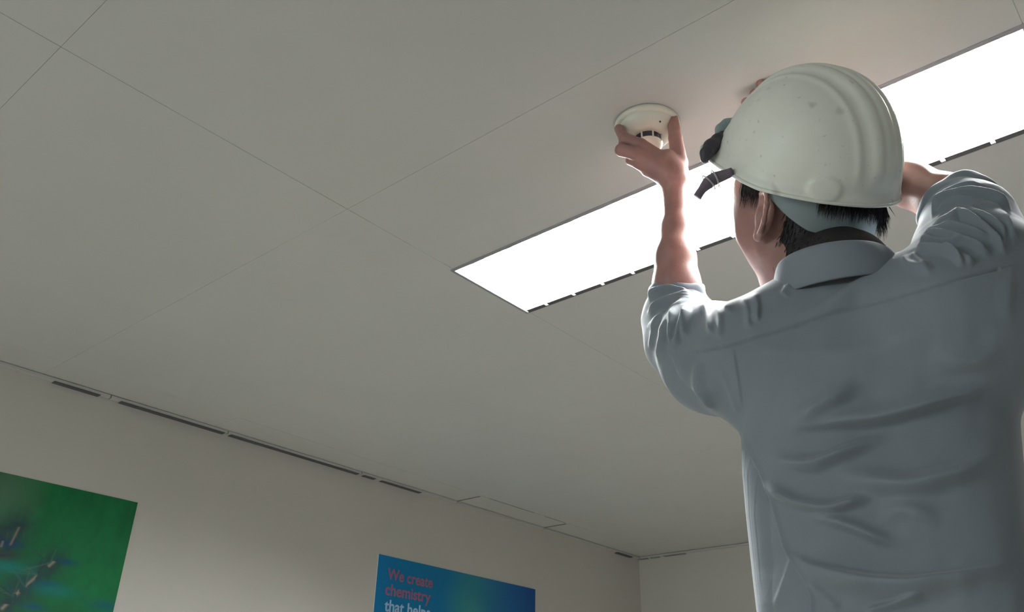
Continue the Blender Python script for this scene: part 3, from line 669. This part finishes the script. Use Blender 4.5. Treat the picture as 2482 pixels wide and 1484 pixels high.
for _ in range(420):                      # rough ends at the rear corner
    a = rng.uniform(205, 262); sp.append(hang(a, 1.10, rng.uniform(1.12, 1.24), .005, -.02 - rng.uniform(0, .034), .0010, rng.uniform(0, .010)))
for _ in range(320):                      # nape tips over the collar
    a = rng.uniform(160, 245); sp.append(hang(a, .78, rng.uniform(.84, .98), -.085, -.085 - rng.uniform(.015, .04), .0009, .004))
for _ in range(160):                      # sideburn in front of the ear
    f = rng.uniform(.014, .045); sp.append((hd(f, .0775, .004), hd(f - .006 + rng.normal(0, .002), .0790, -.018 - rng.uniform(0, .026)), .0006))
low_ = np.where(((HV - HH) @ UH < -.03) & (np.abs(HN @ UH) < .75))[0]
for k in rng.choice(low_, 1800):          # short combed-down hair over the nape
    a = HV[k] + HN[k] * .0006; sp.append((a, a - UH * rng.uniform(.008, .020) + HN[k] * rng.uniform(.0, .0016) + rng.normal(0, .0012, 3), .0007))
strands(sp)

# ------------------------------------------------------------------ safety helmet
hel = empty('safety_helmet', tuple(W(HC))); tag(hel, 'scuffed white hard hat worn by the worker under the ceiling light', 'helmet')
NT, NP = 220, 90
th = np.linspace(0, 2 * np.pi, NT, endpoint=False); s = np.linspace(0, 1, NP)      # s: 0 rim .. 1 crown
TH, SS = np.meshgrid(th, s, indexing='ij')
a_, b_, H_, EX, EY, DR = .1286, .1150, .1516, .9217, .9242, -.0144
def helmet_pts(TH, SS, off=0.0):
    ph = SS * math.pi / 2; c, sn = np.cos(ph), np.sin(ph)
    rr = np.abs(c) ** EX; hh = H_ * np.abs(sn) ** EY
    f = (a_ + off) * rr * np.cos(TH); l = (b_ + off) * rr * np.sin(TH); u = hh + off * sn
    # crest: broad raised centre band with two side ribs running front to back
    fade = np.clip((hh / H_ - .10) / .25, 0, 1)
    crest = .0066 / (1 + np.exp((np.abs(l) - .030) / .0026)) + .0022 * np.exp(-((np.abs(l) - .047) / .0045) ** 2) - .0022 * np.exp(-((np.abs(l) - .012) / .004) ** 2)
    nr = np.stack([f / (a_ * a_), l / (b_ * b_), u / (H_ * H_)], -1); nr /= np.linalg.norm(nr, axis=-1)[..., None] + 1e-12
    P = np.stack([f, l, u], -1) + nr * (crest * fade)[..., None]
    # slot bosses low on both sides and at the rear quarter
    for fa, lo_, hc_ in ((2.391, 1, .017), (-2.391, 1, .017), (1.66, .35, .012), (-1.66, .35, .012)):
        dth = np.angle(np.exp(1j * (TH - fa))); P += nr * (.0034 * lo_ * np.clip(1.25 - ((dth / .17) ** 2 + ((hh - hc_) / .016) ** 2), 0, .4)[..., None] / .4)
    # rim lip and peak
    lip = np.exp(-(hh / .010) ** 2); P[..., 0] += lip * .007 * np.cos(TH); P[..., 1] += lip * .006 * np.sin(TH)
    fr = np.clip((np.cos(TH) - .25) / .6, 0, 1) ** 1.2; pk = fr * np.exp(-(hh / .022) ** 1.4)
    P[..., 0] += .026 * pk; P[..., 2] += -.004 * pk
    rear = np.clip((-np.cos(TH) - .2) / .8, 0, 1); P[..., 2] -= DR * rear * np.exp(-(hh / .05) ** 2)
    return P
P = helmet_pts(TH, SS).reshape(-1, 3)
V = HC + P @ AX; i, j = np.meshgrid(np.arange(NT), np.arange(NP - 1), indexing='ij'); i = i.ravel(); j = j.ravel(); i2 = (i + 1) % NT
o = link('shell', mesh_np('shell', W(V), np.stack([i * NP + j, i2 * NP + j, i2 * NP + j + 1, i * NP + j + 1], 1)), m_helmet)
md = o.modifiers.new('thickness', 'SOLIDIFY'); md.thickness = .0028; md.offset = -1; shell = child(o, hel)
# scuffs and grime as colour wear
nt = m_helmet.node_tree; b = nt.nodes['Principled BSDF']; tc = nt.nodes.new('ShaderNodeTexCoord')
def noise(sc, det): n = nt.nodes.new('ShaderNodeTexNoise'); n.inputs['Scale'].default_value = sc; n.inputs['Detail'].default_value = det; nt.links.new(tc.outputs['Object'], n.inputs['Vector']); return n
def ramp(src, p0, p1, c0, c1):
    r = nt.nodes.new('ShaderNodeValToRGB'); r.color_ramp.elements[0].position = p0; r.color_ramp.elements[1].position = p1; r.color_ramp.elements[0].color = (*c0, 1); r.color_ramp.elements[1].color = (*c1, 1); nt.links.new(src, r.inputs['Fac']); return r.outputs['Color']
def mix(f, a, b_):
    m = nt.nodes.new('ShaderNodeMix'); m.data_type = 'RGBA'; nt.links.new(f, m.inputs[0])
    for s_, v in ((6, a), (7, b_)):
        if isinstance(v, tuple): m.inputs[s_].default_value = (*v, 1)
        else: nt.links.new(v, m.inputs[s_])
    return m.outputs[2]
base = ramp(noise(9, 4).outputs['Fac'], .38, .62, (.76, .77, .70), (.84, .85, .77))
sp1 = ramp(noise(24, 2).outputs['Fac'], .68, .80, (0, 0, 0), (.75, .75, .75)); c = mix(sp1, base, (.34, .33, .28))
sp2 = ramp(noise(120, 4).outputs['Fac'], .66, .75, (0, 0, 0), (.5, .5, .5)); c = mix(sp2, c, (.45, .44, .39))
nt.links.new(c, b.inputs['Base Color'])
# rolled edge bead
rim = helmet_pts(th, np.zeros(NT)); child(link('edge_bead', tube_me('edge_bead', W(HC + rim @ AX), .0026, 8, closed=True), m_helmet), hel)
# headband of the suspension: plastic strap dipping to the nape
def hb(u0, dip, r0): 
    out = []
    for k in range(80):
        a = 2 * math.pi * k / 80; back = np.clip((-math.cos(a) + .05) / .75, 0, 1); out.append(hd(r0 * 1.0 * .107 * math.cos(a) - .004, r0 * .087 * math.sin(a), u0 - dip * back ** .6))
    return np.array(out)
band('headband', [hb(.032, .026, 1.0), hb(.026, .038, 1.0), hb(.020, .050, 1.01), hb(.015, .060, 1.01), hb(.013, .064, 1.005)], m_band, hel, thick=.0018)
for a in (.5, 1.6, 2.7, -.5, -1.6, -2.7):
    p0 = hh_(.105 * math.cos(a), .090 * math.sin(a), .0); p1 = hh_(.07 * math.cos(a), .06 * math.sin(a), .115); p2 = hh_(0, 0, .138)
    child(link('crown_strap', tube_me('crown_strap', W(smooth_path([p0, p1, p2], 12)), .005, 6, flat=(1, .15)), m_band), hel)

# ------------------------------------------------------------------ goggles pushed up on the peak
gog = empty('safety_goggles', tuple(W(C3(1735, 350, 1.22)))); tag(gog, 'dark goggles with a dangling strap on the front peak of the white hard hat', 'goggles')
def blob(name, prims, k, m, h, lo, hi, parent):
    def f(p):
        d = None
        for q in prims: e = q(p); d = e if d is None else su(d, e, k)
        return d
    V, Q = nets(f, lo, hi, h, 8); V = smooth_v(V, edges_of(Q), 2, .5); return child(link(name, mesh_np(name, W(V), Q), m), parent)
def tubep(pts): return [lambda p, a=a, b=b: cap(p, a[0], b[0], a[1], b[1]) for a, b in zip(pts[:-1], pts[1:])]
gp = [(C3(1708, 386, 1.21), .0060), (C3(1712, 372, 1.215), .0085), (C3(1724, 356, 1.225), .0105), (C3(1740, 340, 1.235), .0090), (C3(1752, 326, 1.25), .006)]
blob('frame', tubep(gp), .006, m_rubber, .0016, C3(1735, 350, 1.23) - .045, C3(1735, 350, 1.23) + .045, gog)
gl = [(C3(1740, 326, 1.25), .0045), (C3(1748, 314, 1.255), .0080), (C3(1762, 303, 1.26), .0085), (C3(1776, 296, 1.265), .0070)]
blob('lens', tubep(gl), .006, m_lens, .0016, C3(1760, 310, 1.26) - .04, C3(1760, 310, 1.26) + .04, gog)
st = smooth_path([C3(1776, 416, 1.17), C3(1758, 424, 1.175), C3(1738, 430, 1.18), C3(1722, 438, 1.18), C3(1708, 452, 1.18), C3(1698, 465, 1.18), C3(1690, 478, 1.18)], 30)
rad = np.interp(np.linspace(0, 1, 30), [0, .15, .4, .6, .8, 1], [.0065, .0078, .0098, .0098, .0068, .0070])
child(link('strap', tube_me('strap', W(st), rad, 16, flat=(1, .85)), m_strap), gog)
for k in (12, 17):
    T = st[k + 1] - st[k - 1]; T /= np.linalg.norm(T); c = st[k]; u = np.cross(T, [0, 0, 1.0]); u /= np.linalg.norm(u); v = np.cross(T, u)
    rp = [c + u * .0122 * math.cos(q) + v * .0110 * math.sin(q) for q in np.linspace(0, 2 * np.pi, 28, endpoint=False)]
    child(link('buckle', tube_me('buckle', W(np.array(rp)), .0012, 8, closed=True), m_clear), gog)
